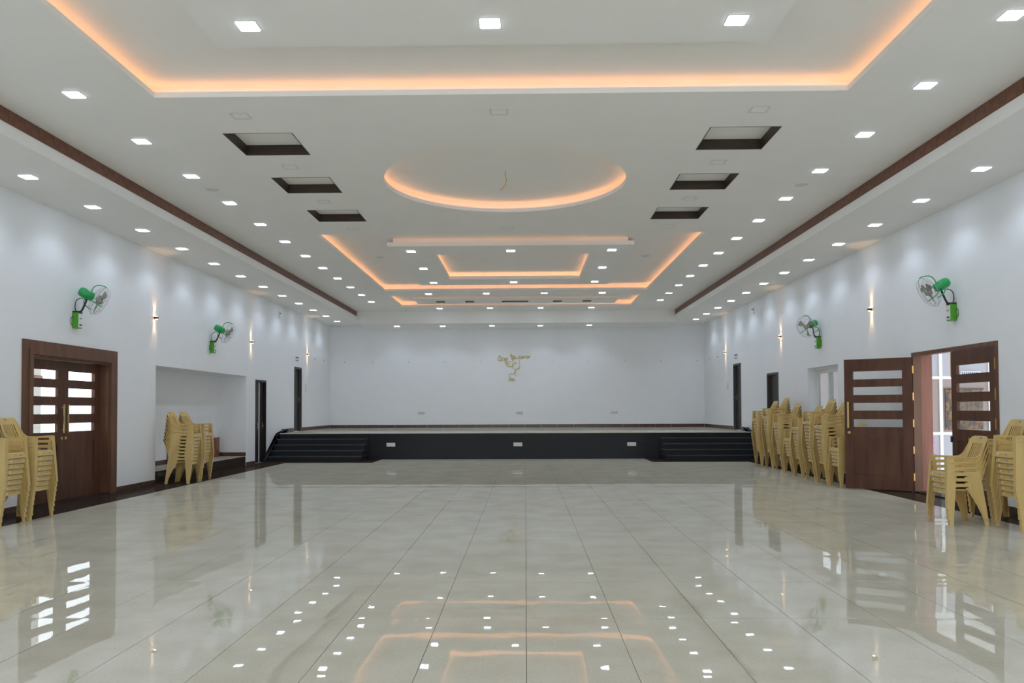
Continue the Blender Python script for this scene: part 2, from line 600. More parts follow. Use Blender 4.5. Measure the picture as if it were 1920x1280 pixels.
def on_square(t):
    c, s = math.cos(t), math.sin(t)
    k = CSQ / max(abs(c), abs(s))
    return CC[0] + c * k, CC[1] + s * k


for i in range(N):
    t0, t1 = 2 * PI * i / N + PI / 4, 2 * PI * (i + 1) / N + PI / 4
    a0 = (CC[0] + CR * math.cos(t0), CC[1] + CR * math.sin(t0))
    a1 = (CC[0] + CR * math.cos(t1), CC[1] + CR * math.sin(t1))
    b0, b1 = on_square(t0), on_square(t1)
    for z in (ZM, ZM + CT):
        cb.quad((*a0, z), (*a1, z), (*b1, z), (*b0, z))
    cb.quad((*a0, ZM), (*a1, ZM), (*a1, ZM + CT), (*a0, ZM + CT))
ceiling = struct(cb.build('ceiling', 'ceil'))
# soffits
box(XL, FXL, YF, YB, ZS, 5.15).build('side_soffit', 'ceil', ceiling)
box(FXR, XR, YF, YB, ZS, 5.15).build('side_soffit', 'ceil', ceiling)
box(FXL, FXR, YBF, YB, ZBS, 5.15).build('back_soffit', 'ceil', ceiling)
box(XL - WT, XR + WT, YF - 0.25, YB + 0.25, 5.15, 5.25).build('roof_slab', 'ceil', ceiling)


def cove_cover(r, out=0.22, zr=ZR):
    """Box over a cove opening: the raised ceiling and its four hidden sides."""
    x0, x1, y0, y1 = r[0] - out, r[1] + out, r[2] - out, r[3] + out
    b = MB()
    b.box(x0 - 0.02, x1 + 0.02, y0 - 0.02, y1 + 0.02, zr, zr + 0.03)
    zb = ZM + CT
    b.box(x0 - 0.02, x0, y0 - 0.02, y1 + 0.02, zb, zr)
    b.box(x1, x1 + 0.02, y0 - 0.02, y1 + 0.02, zb, zr)
    b.box(x0, x1, y0 - 0.02, y0, zb, zr)
    b.box(x0, x1, y1, y1 + 0.02, zb, zr)
    return b.build('raised_panel', 'ceil', ceiling)


def strip_loop(r, out, z):
    x0, x1, y0, y1 = r[0] - out, r[1] + out, r[2] - out, r[3] + out
    w = 0.012
    b = MB()
    b.box(x0, x1, y0, y0 + w, z, z + 0.008)
    b.box(x0, x1, y1 - w, y1, z, z + 0.008)
    b.box(x0, x0 + w, y0 + w, y1 - w, z, z + 0.008)
    b.box(x1 - w, x1, y0 + w, y1 - w, z, z + 0.008)
    return b.build('led_strip', 'strip', ceiling)


for r in (COVE_F, COVE_R, COVE_T):
    cove_cover(r)
    strip_loop(r, 0.13, ZM + CT + 0.002)
# dropped plates inside the coves
PL_R = (-2.89, 2.29, 17.02, 22.40)
HO_R = (-1.98, 1.44, 18.00, 21.44)
PL_F = (-2.89, 2.29, 2.20, 7.59)
HO_F = (-1.98, 1.44, 3.20, 6.64)
for pl, ho in ((PL_R, HO_R), (PL_F, HO_F)):
    MB().slab(pl[:2], pl[2:], [ho], ZM, ZM + 0.085, mXY).build('dropped_plate', 'ceil', ceiling)
    i, o_ = 0.11, 0.18
    MB().slab((pl[0] + i, pl[1] - i), (pl[2] + i, pl[3] - i), [(ho[0] - o_, ho[1] + o_, ho[2] - o_, ho[3] + o_)],
              ZM + 0.085, ZR, mXY).build('plate_neck', 'ceil', ceiling)
    strip_loop(ho, 0.10, ZM + 0.087)
    box(pl[0] + 0.13, pl[1] - 0.13, pl[2] + 0.05, pl[2] + 0.052, ZM + 0.086, ZM + 0.088).build('led_strip', 'strip', ceiling)
PL_T = (-3.47, 2.90, 25.15, 26.45)
VENT = [(-2.83, -2.54), (-1.90, -1.61), (-0.74, 0.11), (0.89, 1.18), (1.82, 2.11)]
vholes = [(a, b, 25.74, 26.06) for a, b in VENT]
MB().slab(PL_T[:2], PL_T[2:], vholes, ZM, ZM + 0.05, mXY).build('dropped_plate', 'ceil', ceiling)
MB().slab((PL_T[0] + 0.11, PL_T[1] - 0.11), (PL_T[2] + 0.11, PL_T[3] - 0.11), vholes, ZM + 0.05, ZR, mXY).build('plate_neck', 'ceil', ceiling)
for h in vholes:                      # shallow wood-lined slots in the narrow plate
    b = MB()
    t = 0.008
    b.box(h[0], h[1], h[3] - t, h[3], ZM - 0.001, ZM + 0.07)
    b.box(h[0], h[1], h[2], h[2] + t, ZM - 0.001, ZM + 0.07)
    b.box(h[0], h[0] + t, h[2] + t, h[3] - t, ZM - 0.001, ZM + 0.07)
    b.box(h[1] - t, h[1], h[2] + t, h[3] - t, ZM - 0.001, ZM + 0.07)
    b.box(h[0] + t, h[1] - t, h[2] + t, h[3] - t, ZM + 0.062, ZM + 0.07)
    b.build('slot_lining', 'slotwood', ceiling)
# circle cove
cc = MB()
RC = CR + 0.22
for i in range(N):
    t0, t1 = 2 * PI * i / N, 2 * PI * (i + 1) / N
    p0 = (CC[0] + RC * math.cos(t0), CC[1] + RC * math.sin(t0))
    p1 = (CC[0] + RC * math.cos(t1), CC[1] + RC * math.sin(t1))
    cc.quad((*p0, ZM + CT), (*p1, ZM + CT), (*p1, ZR), (*p0, ZR))
cc.f.append(tuple(range(len(cc.v), len(cc.v) + N)))
cc.v += [(CC[0] + RC * math.cos(2 * PI * i / N), CC[1] + RC * math.sin(2 * PI * i / N), ZR) for i in range(N)]
cc.build('raised_disc', 'ceil', ceiling)
sr = MB()
for i in range(N):
    t0, t1 = 2 * PI * i / N, 2 * PI * (i + 1) / N
    q = []
    for rr, t in ((CR + 0.10, t0), (CR + 0.10, t1), (CR + 0.112, t1), (CR + 0.112, t0)):
        q.append((CC[0] + rr * math.cos(t), CC[1] + rr * math.sin(t)))
    for z in (ZM + CT + 0.002, ZM + CT + 0.010):
        sr.quad(*[(*p, z) for p in q])
    sr.quad((*q[0], ZM + CT + 0.002), (*q[1], ZM + CT + 0.002), (*q[1], ZM + CT + 0.010), (*q[0], ZM + CT + 0.010))
    sr.quad((*q[3], ZM + CT + 0.002), (*q[2], ZM + CT + 0.002), (*q[2], ZM + CT + 0.010), (*q[3], ZM + CT + 0.010))
sr.build('led_strip', 'strip', ceiling)
# wood-lined square niches
for h in NICH:
    b = MB()
    t, zt = 0.012, ZM + 0.135
    b.box(h[0], h[1], h[2], h[2] + t, ZM - 0.001, zt)
    b.box(h[0], h[1], h[3] - t, h[3], ZM - 0.001, zt)
    b.box(h[0], h[0] + t, h[2] + t, h[3] - t, ZM - 0.001, zt)
    b.box(h[1] - t, h[1], h[2] + t, h[3] - t, ZM - 0.001, zt)
    ni = b.build('niche_lining', 'niche', ceiling)
    box(h[0], h[1], h[2], h[3], zt, zt + 0.02).build('niche_top', 'ceil', ni)

# brown tile band on the soffit faces
for nm, x, s, y_end in (('trim_1', FXL, 1, YBF - 0.02), ('trim_2', FXR, -1, YBF - 0.02)):
    a, b = sorted((x + s * 0.001, x + s * 0.008))
    tr = struct(box(a, b, YF, y_end, 4.70, ZM - 0.001).build(nm, 'cladback'))
    k = 101
    L = y_end - YF
    a2, b2 = sorted((x + s * 0.008, x + s * 0.016))
    me = box(0, b2 - a2, 0, L / k - 0.006, 0, ZM - 4.70 - 0.010).mesh('cladding_tile', 'clad')
    for i in range(k):
        obj('cladding_tile', me, tr, (a2, YF + L * i / k + 0.003, 4.705))

# ------------------------------------------------------------------ stage
stage = tag(empty('stage', ((XL + XR) / 2, STAGE_Y, 0)), 'wide raised platform with black granite front below the back wall', 'stage')
sx = (XL + XR) / 2
def S(b):                             # shift world coordinates to the stage root
    b.v = [(x - sx, y - STAGE_Y, z) for x, y, z in b.v]
    return b
S(box(XL + 0.001, XR - 0.001, STAGE_Y + 0.02, YB - 0.001, 0, STAGE_Z - 0.02)).build('platform', 'granite', stage)
S(box(XL + 0.001, XR - 0.001, STAGE_Y, STAGE_Y + 0.02, 0, STAGE_Z - 0.02)).build('front_panel', 'granite', stage)
S(box(XL + 0.001, XR - 0.001, STAGE_Y - 0.02, STAGE_Y + 0.25, STAGE_Z - 0.02, STAGE_Z - 0.001)).build('edge_nosing', 'tile', stage)
n = 23
for i in range(n):
    for j in range(5):
        xa = XL + (XR - XL) * i / n
        xb = XL + (XR - XL) * (i + 1) / n
        ya = STAGE_Y + 0.25 + (YB - STAGE_Y - 0.25) * j / 5
        yb = STAGE_Y + 0.25 + (YB - STAGE_Y - 0.25) * (j + 1) / 5
        S(box(xa + 0.002, xb - 0.002, ya + 0.002, yb - 0.002, STAGE_Z - 0.02, STAGE_Z - 0.001)).build('tile', 'tile', stage)
NS, TR = 5, 0.27
RISE = STAGE_Z / NS
for nm, xa, xb, lab in (('stage_steps', XL + 0.116, -4.56, 'black granite steps up to the stage against the left wall'),
                        ('stage_steps', 3.86, XR - 0.116, 'black granite steps up to the stage beside the right chair stacks')):
    st = tag(empty(nm, ((xa + xb) / 2, STAGE_Y, 0)), lab, 'steps')
    w = (xb - xa) / 2
    for k in range(NS - 1):
        dep = TR * (NS - 1 - k)
        box(-w, w, -dep, -0.022, RISE * k + 0.001, RISE * (k + 1) - 0.022).build('riser_block', 'granite', st)
        box(-w, w + (0.02 if xa < 0 else 0) - (0 if xa < 0 else 0), -dep - 0.02, -0.022, RISE * (k + 1) - 0.022, RISE * (k + 1)).build('tread', 'tread', st)
for px, lab in ((-3.90, 'left'), (-0.22, 'middle'), (3.06, 'right')):
    t = tag(empty('socket_box', (px, STAGE_Y - 0.001, 0.42)), 'white socket plate on the black stage front, %s one of three' % lab, 'socket', 'socket plates on the stage front')
    box(-0.125, 0.125, -0.012, 0, -0.052, 0.052).build('plate', 'white', t)
    for k in (-1, 0, 1):
        box(k * 0.075 - 0.03, k * 0.075 + 0.03, -0.016, -0.012, -0.035, 0.035).build('outlet', 'offwhite', t)


# ------------------------------------------------------------------ doors
PZ = [(1.10, 1.235), (1.385, 1.52), (1.66, 1.80), (1.935, 2.075)]   # heights of the four glass slots


def leaf(parent, w, zt, th, glass, loc, rz, handle_u, lock_z=1.0, handle=True, mirror=False, g0=0.16, g1=0.16):
    """Door leaf in local coordinates: u from 0 to w along X, thickness along Y, faces -Y."""
    holes = [(g0, w - g1, a, b) for a, b in PZ]
    lf = MB().slab((0, w), (0.02, zt), holes + [(g0 + 0.01, w - g1 - 0.01, 0.26, 0.93)], -th / 2, th / 2, mXZ).build('leaf', 'wood', parent)
    lf.location = loc
    lf.rotation_euler = (0, 0, rz)
    for a, b in PZ:
        box(g0, w - g1, -0.003, 0.003, a, b).build('pane', 'glass' , lf)
    box(g0 + 0.012, w - g1 - 0.012, -th / 2 + 0.010, th / 2 - 0.010, 0.262, 0.928).build('lower_panel', 'wood', lf)
    if handle:
        for s in (-1, 1):
            h = MB()
            h.box(handle_u - 0.016, handle_u + 0.016, s * (th / 2 + 0.045) - 0.008, s * (th / 2 + 0.045) + 0.008, 1.08, 1.54)
            for z in (1.13, 1.49):
                y0, y1 = sorted((s * th / 2, s * (th / 2 + 0.04)))
                h.box(handle_u - 0.008, handle_u + 0.008, y0, y1, z - 0.01, z + 0.01)
            h.build('pull_handle', 'brass', lf)
            MB().lathe([(0.026, 0), (0.026, 0.012), (0.012, 0.018)], 14,
                       Matrix.Translation((handle_u, s * th / 2, lock_z)) @ Matrix.Rotation(PI / 2 if s < 0 else -PI / 2, 4, 'X')).build('lock', 'brass', lf)
    return lf


# left double door: wide moulded surround, leaves set back in the wall
d1 = struct(empty('door_1', (XL, (D1[0] + D1[1]) / 2, 0)))
def rel(b, o):
    l = o.location
    b.v = [(x - l.x, y - l.y, z - l.z) for x, y, z in b.v]
    return b
AW = 0.23
rel(MB().slab((D1[0] - AW, D1[1] + AW), (0, D1[3] + 0.21), [(D1[0], D1[1], -1, D1[3])], XL + 0.001, XL + 0.025, mYZ), d1).build('architrave', 'woodframe', d1)
rel(MB().slab((D1[0] - AW * 0.42, D1[1] + AW * 0.42), (0, D1[3] + 0.085), [(D1[0], D1[1], -1, D1[3])], XL + 0.025, XL + 0.04, mYZ), d1).build('moulding', 'woodframe', d1)
rel(MB().slab((D1[0], D1[1]), (0, D1[3]), [(D1[0] + 0.035, D1[1] - 0.035, -1, D1[3] - 0.035)], XL - WT, XL + 0.001, mYZ), d1).build('jamb_lining', 'woodframe', d1)
rel(box(XL - WT, XL + 0.04, D1[0] + 0.035, D1[1] - 0.035, 0, 0.018), d1).build('threshold', 'border', d1)
ymid = 12.97
zt = D1[3] - 0.04
la = leaf(d1, ymid - D1[0] - 0.04, zt, 0.045, 'glass', (-0.17, D1[0] + 0.037 - d1.location.y, 0), PI / 2, ymid - D1[0] - 0.04 - 0.055, g0=0.17, g1=0.16)
lb = leaf(d1, D1[1] - 0.04 - ymid, zt, 0.045, 'glass', (-0.17, ymid - d1.location.y, 0), PI / 2, 0.055, g0=0.13, g1=0.17)

# right double door: one leaf swung open into the hall, the other closed
d2 = struct(empty('door_2', (XR, (D2[0] + D2[1]) / 2, 0)))
rel(MB().slab((D2[0], D2[1]), (0, D2[3]), [(D2[0] + 0.06, D2[1] - 0.06, -1, D2[3] - 0.06)], XR - 0.015, XR + 0.12, mYZ), d2).build('frame', 'woodframe', d2)
rel(MB().slab((D2[0], D2[1]), (0, D2[3]), [(D2[0] + 0.03, D2[1] - 0.03, -1, D2[3] - 0.03)], XR + 0.12, XR + WT + 0.02, mYZ), d2).build('jamb_lining', 'woodred', d2)
rel(box(XR - 0.01, XR + WT, D2[0] + 0.06, D2[1] - 0.06, 0, 0.02), d2).build('threshold', 'border', d2)
for k in range(5):
    z = 0.26 + k * 0.455
    rel(box(XR - 0.030, XR - 0.010, D2[1] - 0.064, D2[1] - 0.058, z - 0.06, z + 0.06), d2).build('hinge', 'hinge', d2)
    rel(MB().tube([(XR - 0.022, D2[1] - 0.055, z - 0.066), (XR - 0.022, D2[1] - 0.055, z + 0.066)], 0.009, 8), d2).build('hinge_pin', 'hinge', d2)
HX, HY = XR - 0.03, D2[1] - 0.055
tipx, tipy = 5.69, 14.66
lw = math.hypot(tipx - HX, tipy - HY)
ang = math.atan2(HY - tipy, HX - tipx)
lo = leaf(d2, lw, 2.29, 0.045, 'glass', (tipx - XR, tipy - d2.location.y, 0), ang, 0.075, g0=0.145, g1=0.155)
lo['label'] = 'swung-open leaf with brass pull handle'
w2 = D2[1] - 0.06 - 12.75 + 0.0
lc_w = 12.75 - D2[0] - 0.062
lc = leaf(d2, lc_w, 2.30, 0.045, 'glass', (0.012, D2[0] + 0.061 - d2.location.y, 0), PI / 2, lc_w - 0.06, handle=False, g0=0.15, g1=0.15)
lc['label'] = 'closed leaf with brass hinges'
for z in (0.35, 1.2, 1.62, 2.05):
    rel(box(XR - 0.022, XR - 0.008, D2[0] + 0.05, D2[0] + 0.068, z - 0.08, z + 0.08), d2).build('hinge', 'hinge', d2)
box(lc_w - 0.006, lc_w + 0.006, -0.03, 0.03, 1.9, 2.28).build('flush_bolt', 'brass', lc)
box(lc_w - 0.02, lc_w + 0.03, -0.035, 0.035, 0.90, 0.99).build('lock_case', 'black', lc)


def plain_door(name, y0, y1, z0, z1, side, gap=0.0, fm='doorframe', lm='darkdoor'):
    x = XL if side < 0 else XR
    d = struct(empty(name, (x, (y0 + y1) / 2, z0)))
    xa, xb = (XL - 0.14, XL + 0.012) if side < 0 else (XR - 0.012, XR + 0.14)
    fw = 0.06
    rel(MB().slab((y0, y1), (z0, z1), [(y0 + fw, y1 - fw, z0 - 1, z1 - fw)], xa, xb, mYZ), d).build('frame', fm, d)
    la, lb_ = (XL - 0.10, XL - 0.06) if side < 0 else (XR + 0.06, XR + 0.10)
    ya, yb = y0 + fw + 0.002, y1 - fw - 0.002
    mid = (ya + yb) / 2
    parts = [(ya, mid - gap / 2), (mid + gap / 2, yb)] if gap else [(ya, yb)]
    for (p, q) in parts:
        lf = rel(box(la, lb_, p, q, z0 + 0.01, z1 - fw - 0.002), d).build('leaf', lm, d)
        hx = (lb_ if side < 0 else la) - x
        hy = (q - 0.07 if side < 0 else q - 0.07) - d.location.y
        h = MB()
        h.box(hx - 0.004, hx + 0.004, hy - 0.02, hy + 0.02, 0.93, 1.10)
        h.box(min(hx, hx - side * 0.04), max(hx, hx - side * 0.04), hy - 0.012, hy + 0.012, 1.0, 1.02)
        h.box(min(hx - side * 0.03, hx - side * 0.045), max(hx - side * 0.03, hx - side * 0.045), hy - 0.10, hy + 0.012, 1.0, 1.02)
        h.build('lever_handle', 'brass', lf)
    return d


d3 = plain_door('door_3', *D3, -1, gap=0.006, fm='darkdoor')
rel(box(XL - 0.062, XL - 0.052, 22.275, 22.325, 0.02, 2.19), d3).build('edge_strip', 'upvc', d3)
plain_door('door_4', *D4, -1)
plain_door('door_5', *D5, 1)
plain_door('door_6', *D6, 1)
for yc, s, lab in ((25.80, -1, 'small blue and white nameplate above the dark door at stage left'),
                   (25.63, 1, 'small blue and white nameplate above the dark door at stage right')):
    x = XL + 0.001 if s < 0 else XR - 0.001
    t = tag(empty('door_sign', (x, yc, 3.05)), lab, 'sign')
    q = 1 if s < 0 else -1
    box(*sorted((0, q * 0.012)), -0.17, 0.17, -0.075, 0.075).build('plate', 'white', t)
    box(*sorted((q * 0.012, q * 0.014)), -0.165, 0.165, 0.028, 0.073).build('blue_band', 'blue', t)
    for k in range(7):
        u = -0.13 + k * 0.042
        box(*sorted((q * 0.012, q * 0.014)), u, u + 0.026, -0.055, -0.022).build('lettering', 'blue', t)

# sliding window on the right wall
win = struct(empty('window_1', (XR, (WN[0] + WN[1]) / 2, WN[2])))
def wslab(o0, o1, i, x0, x1, z0=WN[2], z1=WN[3]):
    return rel(MB().slab((o0, o1), (z0, z1), [(o0 + i, o1 - i, z0 + i, z1 - i)], x0, x1, mYZ), win)
wslab(WN[0], WN[1], 0.06, XR + 0.14, XR + 0.24).build('frame', 'upvc', win)
ym = (WN[0] + WN[1]) / 2
for (a, b, x0) in ((WN[0] + 0.062, ym + 0.07, XR + 0.15), (ym - 0.07, WN[1] - 0.062, XR + 0.192)):
    sh = wslab(a, b, 0.075, x0, x0 + 0.035, WN[2] + 0.062, WN[3] - 0.062).build('sash', 'upvc', win)
    rel(box(x0 + 0.014, x0 + 0.020, a + 0.076, b - 0.076, WN[2] + 0.139, WN[3] - 0.139), win).build('pane', 'hazeglass', sh)
rel(box(XR - 0.02, XR + 0.14, WN[0], WN[1], WN[2] - 0.03, WN[2] - 0.001), win).build('sill', 'border', win)

for i, w in enumerate(FILL_WIN):                # added windows, out of view, that fill the hall with daylight
    wo = struct(empty('window_%d' % (i + 2), ((w[0] + w[1]) / 2, YF, w[2])))
    xm = (w[0] + w[1]) / 2
    rel(MB().slab((w[0], w[1]), (w[2], w[3]), [(w[0] + 0.06, xm - 0.03, w[2] + 0.06, w[3] - 0.06), (xm + 0.03, w[1] - 0.06, w[2] + 0.06, w[3] - 0.06)],
                  YF - 0.16, YF - 0.09, mXZ), wo).build('frame', 'upvc', wo)
    for a, b in ((w[0] + 0.061, xm - 0.031), (xm + 0.031, w[1] - 0.061)):
        rel(box(a, b, YF - 0.128, YF - 0.122, w[2] + 0.061, w[3] - 0.061), wo).build('pane', 'glass', wo)

# ------------------------------------------------------------------ what lies outside the doors
struct(box(XR + WT + 0.021, 12.0, 8.5, 28.0, -0.10, 0.0).build('floor_corridor', 'pave'))
struct(box(XR + WT + 0.021, 10.9, 8.5, 19.5, 2.9, 3.05).build('ceiling_corridor', 'ceil'))  # unseen roof, its depth set to hold back daylight on the partition
part = struct(empty('wall_partition', (9.0, 17.0, 0)))
pz = [0.0, 0.90, 2.05, 2.9]
pxs = [6.93, 7.57, 8.57, 9.57, 10.57]
pm = ['lilac', 'pinkwall', 'lilac']
for i in range(4):
    for k in range(3):
        rel(box(pxs[i] + 0.03, pxs[i + 1] - 0.03, 17.015, 17.035, pz[k] + 0.03, pz[k + 1] - 0.03), part).build('panel', pm[k], part)
for x in pxs:
    rel(box(x - 0.032, x + 0.032, 16.99, 17.06, 0, 2.9), part).build('mullion', 'upvc', part)
for z in (0.03, 0.90, 2.05, 2.87):
    for i in range(4):
        rel(box(pxs[i] + 0.032, pxs[i + 1] - 0.032, 16.992, 17.058, z - 0.03, z + 0.03), part).build('transom', 'upvc', part)
t = tag(empty('tapestry', (9.03, 16.98, 0.98)), 'dark patterned hanging seen through the open right door', 'tapestry')
box(-0.38, 0.38, -0.004, 0.004, 0.0, 0.82).build('cloth', 'tapestry', t)
box(-0.40, 0.40, -0.012, 0.006, 0.82, 0.85).build('rail', 'wood', t)
t = tag(empty('name_board', (9.17, 16.98, 2.13)), 'narrow blue and white board beyond the closed right door leaf', 'sign')
box(-0.20, 0.20, -0.01, 0.005, -0.045, 0.045).build('plate', 'white', t)
for k in range(9):
    box(-0.18 + k * 0.04, -0.155 + k * 0.04, -0.013, -0.01, -0.03, 0.03).build('lettering', 'blue', t)
g = MB()
for k in range(9):
    z = 0.82 - k * 0.052
    g.lathe([(0.004, -0.026), (0.026, -0.02), (0.034, 0), (0.026, 0.02), (0.004, 0.026)], 8, Matrix.Translation((8.35 + 0.006 * (-1) ** k, 16.94, z)))
tag(g.build('pink_garland', 'pink'), 'bright pink hanging garland beyond the open right door', 'garland')
struct(box(9.6, 9.75, 17.1, 28.0, 0, 2.9).build('wall_corridor', 'pinkwall'))
struct(box(XL - 7.0, XL - WT - 0.001, 6.0, 24.0, -0.12, -0.02).build('floor_porch', 'pave'))
pw = struct(empty('wall_porch', (XL - 3.58, 17.0, 0)))
box(-0.5, 0.5, -0.25, 0.25, -0.02, 4.0).build('pier', 'beige', pw)
box(-0.52, 0.52, -0.27, 0.27, 2.12, 2.19).build('band', 'woodframe', pw)

# ------------------------------------------------------------------ chairs
def chair_meshes():
    out = []
    W = 0.25
    xb = lambda z: -0.165 - 0.40 * (z - 0.44)

    def grid(P, nu, nv, skip=lambda i, j: False):
        b = MB()
        for i in range(nu):
            for j in range(nv):
                if skip(i, j):
                    continue
                b.quad(P(i / nu, j / nv), P((i + 1) / nu, j / nv), P((i + 1) / nu, (j + 1) / nv), P(i / nu, (j + 1) / nv))
        return b
    # seat with front apron
    prof = [(-0.19, 0.425), (-0.12, 0.412), (-0.02, 0.412), (0.10, 0.425), (0.17, 0.437), (0.212, 0.440), (0.226, 0.428), (0.232, 0.40), (0.236, 0.372)]
    b = MB()
    ys = [-0.232, -0.19, -0.10, 0.0, 0.10, 0.19, 0.232]
    for i in range(len(prof) - 1):
        for j in range(len(ys) - 1):
            q = []
            for (ii, jj) in ((i, j), (i + 1, j), (i + 1, j + 1), (i, j + 1)):
                x, z = prof[ii]
                y = ys[jj]
                fr = 1 - (y / 0.232) ** 2
                q.append((x + (0.018 * fr if ii >= 4 else 0), y, z - (0.014 * fr if ii < 5 else 0)))
            b.quad(*q)
    out.append(('seat', b.mesh('seat', 'chair', solid=0.006, smooth=False)))
    # backrest, vertical slots in its upper half
    def P(u, v):
        hw = 0.214 - 0.026 * max(0.0, v - 0.4) / 0.6
        y = (-1 + 2 * u) * hw
        k = 1 - (2 * u - 1) ** 2
        z = 0.42 + v * (0.442 + 0.012 * min(1.0, 3 * k))
        return (xb(z) - 0.035 * k, y, z)
    bb = grid(P, 21, 10, lambda i, j: 4 <= j <= 7 and 3 <= i <= 17 and i % 2 == 1)
    out.append(('backrest', bb.mesh('backrest', 'chair', solid=0.006)))
    # side panels: arm with three slots, sweeping up into the back
    xs = [0.212, 0.17, 0.11, 0.05, 0.0, -0.05, -0.10, -0.15, -0.195, -0.232, -0.262, 0]
    zt_ = [0.630, 0.633, 0.630, 0.625, 0.622, 0.620, 0.620, 0.624, 0.640, 0.675, 0.735, 0.862]
    rows = [0.425, 0.436, 0.464, 0.502, 0.531, 0.569, 0.599, 1.0]
    for s in (-1, 1):
        def Q(i, j):
            x, ztop = xs[i], zt_[i]
            z = rows[j] if j < 7 else ztop
            lim = xb(z)
            if i == len(xs) - 1:
                x = lim
            x = max(x, lim) if i < len(xs) - 1 else x
            f = max(0.0, min(1.0, (0.0 - x) / 0.25))
            return (x, s * (W - 0.036 * f + 0.08 * (0.63 - min(z, 0.63)) - 0.026 * max(0.0, z - 0.64) / 0.22), z)
        b = MB()
        for i in range(len(xs) - 1):
            for j in range(len(rows) - 1):
                if j in (1, 3, 5) and 1 <= i <= 6:
                    continue
                b.quad(Q(i, j), Q(i + 1, j), Q(i + 1, j + 1), Q(i, j + 1))
            p, q = Q(i, 7), Q(i + 1, 7)           # rolled arm edge
            b.quad(p, q, (q[0], q[1] + s * 0.022, q[2] - 0.004), (p[0], p[1] + s * 0.022, p[2] - 0.004))
        out.append(('armrest', b.mesh('armrest', 'chair', solid=0.005)))
    # legs: tapered L-shaped shells
    for s in (-1, 1):
        b = MB()
        n_ = 6
        R = []
        for i in range(n_ + 1):
            t = i / n_
            z = 0.63 * (1 - t)
            xo = 0.224 + 0.036 * t
            yo = W + 0.004 + 0.046 * t
            w = 0.088 - 0.038 * t
            wy = 0.082 - 0.032 * t
            R.append([(xo, s * (yo - wy), z), (xo, s * yo, z), (xo - w, s * yo, z)])
        for i in range(n_):
            for k in range(2):
                b.quad(R[i][k], R[i][k + 1], R[i + 1][k + 1], R[i + 1][k])
        # closed foot
        foot = R[-1]
        b.quad(foot[0], foot[1], foot[2], (foot[2][0], foot[0][1], 0.0))
        out.append(('leg', b.mesh('leg', 'chair', solid=0.005)))
        b = MB()
        R = []
        for i in range(n_ + 1):
            t = i / n_
            z = 0.45 * (1 - t)
            xo = -0.195 - 0.065 * t
            yo = W + 0.008 + 0.034 * t
            w = 0.16 * (1 - t) ** 1.6 + 0.055
            wy = 0.075 - 0.025 * t
            R.append([(xo, s * (yo - wy), z), (xo, s * yo, z), (xo + w, s * yo, z)])
        for i in range(n_):
            for k in range(2):
                b.quad(R[i][k], R[i][k + 1], R[i + 1][k + 1], R[i + 1][k])
        foot = R[-1]
        b.quad(foot[0], foot[1], foot[2], (foot[2][0], foot[0][1], 0.0))
        out.append(('leg', b.mesh('leg', 'chair', solid=0.005)))
    # stickers: apron and back
    out.append(('sticker', box(0.246, 0.250, 0.06, 0.088, 0.395, 0.415).mesh('sticker', 'sticker')))
    out.append(('label', box(0.243, 0.248, -0.13, -0.105, 0.392, 0.416).mesh('label', 'offwhite')))
    out.append(('sticker', box(-0.362, -0.350, -0.02, 0.02, 0.838, 0.858).mesh('sticker', 'sticker')))
    return out


CH = chair_meshes()
for nm_, me_ in CH:                    # trim the footprint to the real chair
    me_.transform(Matrix.Diagonal((0.93, 0.88, 1.0, 1.0)))
PITCH_Z = 0.067


def stack(x, y, n, face, where, group, dz=PITCH_Z, jit=0.0):
    """A stack of n chairs; face 0 looks towards +X, pi towards -X."""
    for k in range(n):
        top = n - 1 - k
        if top == 0:
            pos = 'topmost'
        elif k == 0:
            pos = 'bottom one'
        else:
            pos = '%s from top' % ordw(top)
        sgn = 1 if face == 0 else -1
        c = empty('plastic_chair', (x + sgn * 0.009 * (k - 1), y + random.uniform(-1, 1) * 0.002, dz * k), face + random.uniform(-1, 1) * 0.008 + jit)
        tag(c, 'cream plastic chair, %s in %s' % (pos, where), 'chair', group)
        for nm, me in CH:
            obj(nm, me, c)


GL = 'chairs stacked by the left double door'
GA = 'chairs stacked in front of the alcove'
GR = 'chairs stacked along the right wall'
GP = 'chairs stacked beside the right double door'
stack(-6.70, 10.23, 8, 0, 'left of two stacks before the left door', GL)
stack(-6.70, 10.85, 8, 0, 'right of two stacks before the left door', GL)
stack(-6.80, 16.13, 9, 0, 'the near stack before the alcove', GA)
stack(-6.80, 16.72, 9, 0, 'the far stack before the alcove', GA)
RS = [(6.04, 20.54, 12, 'the stack nearest the right stage steps'),
      (6.09, 19.81, 13, 'the second stack from the right stage steps'),
      (6.09, 19.04, 11, 'the third stack from the right stage steps'),
      (6.02, 18.15, 6, 'the low stack fourth from the right stage steps'),
      (5.93, 17.23, 10, 'the fifth stack from the right stage steps'),
      (5.87, 16.30, 12, 'the sixth stack from the right stage steps'),
      (5.87, 15.68, 11, 'the stack second nearest the open door leaf'),
      (5.90, 15.11, 5, 'the low stack nearest the open door leaf')]
for x, y, n, w in RS:
    stack(x, y, n, PI, w, GR)
stack(5.385, 10.33, 4, PI, 'the short stack of four before the right door', GP)
stack(6.07, 10.62, 7, PI, 'the stack behind the short stack of four', GP)
stack(5.94, 9.80, 8, PI, 'the stack at the right picture edge', GP)

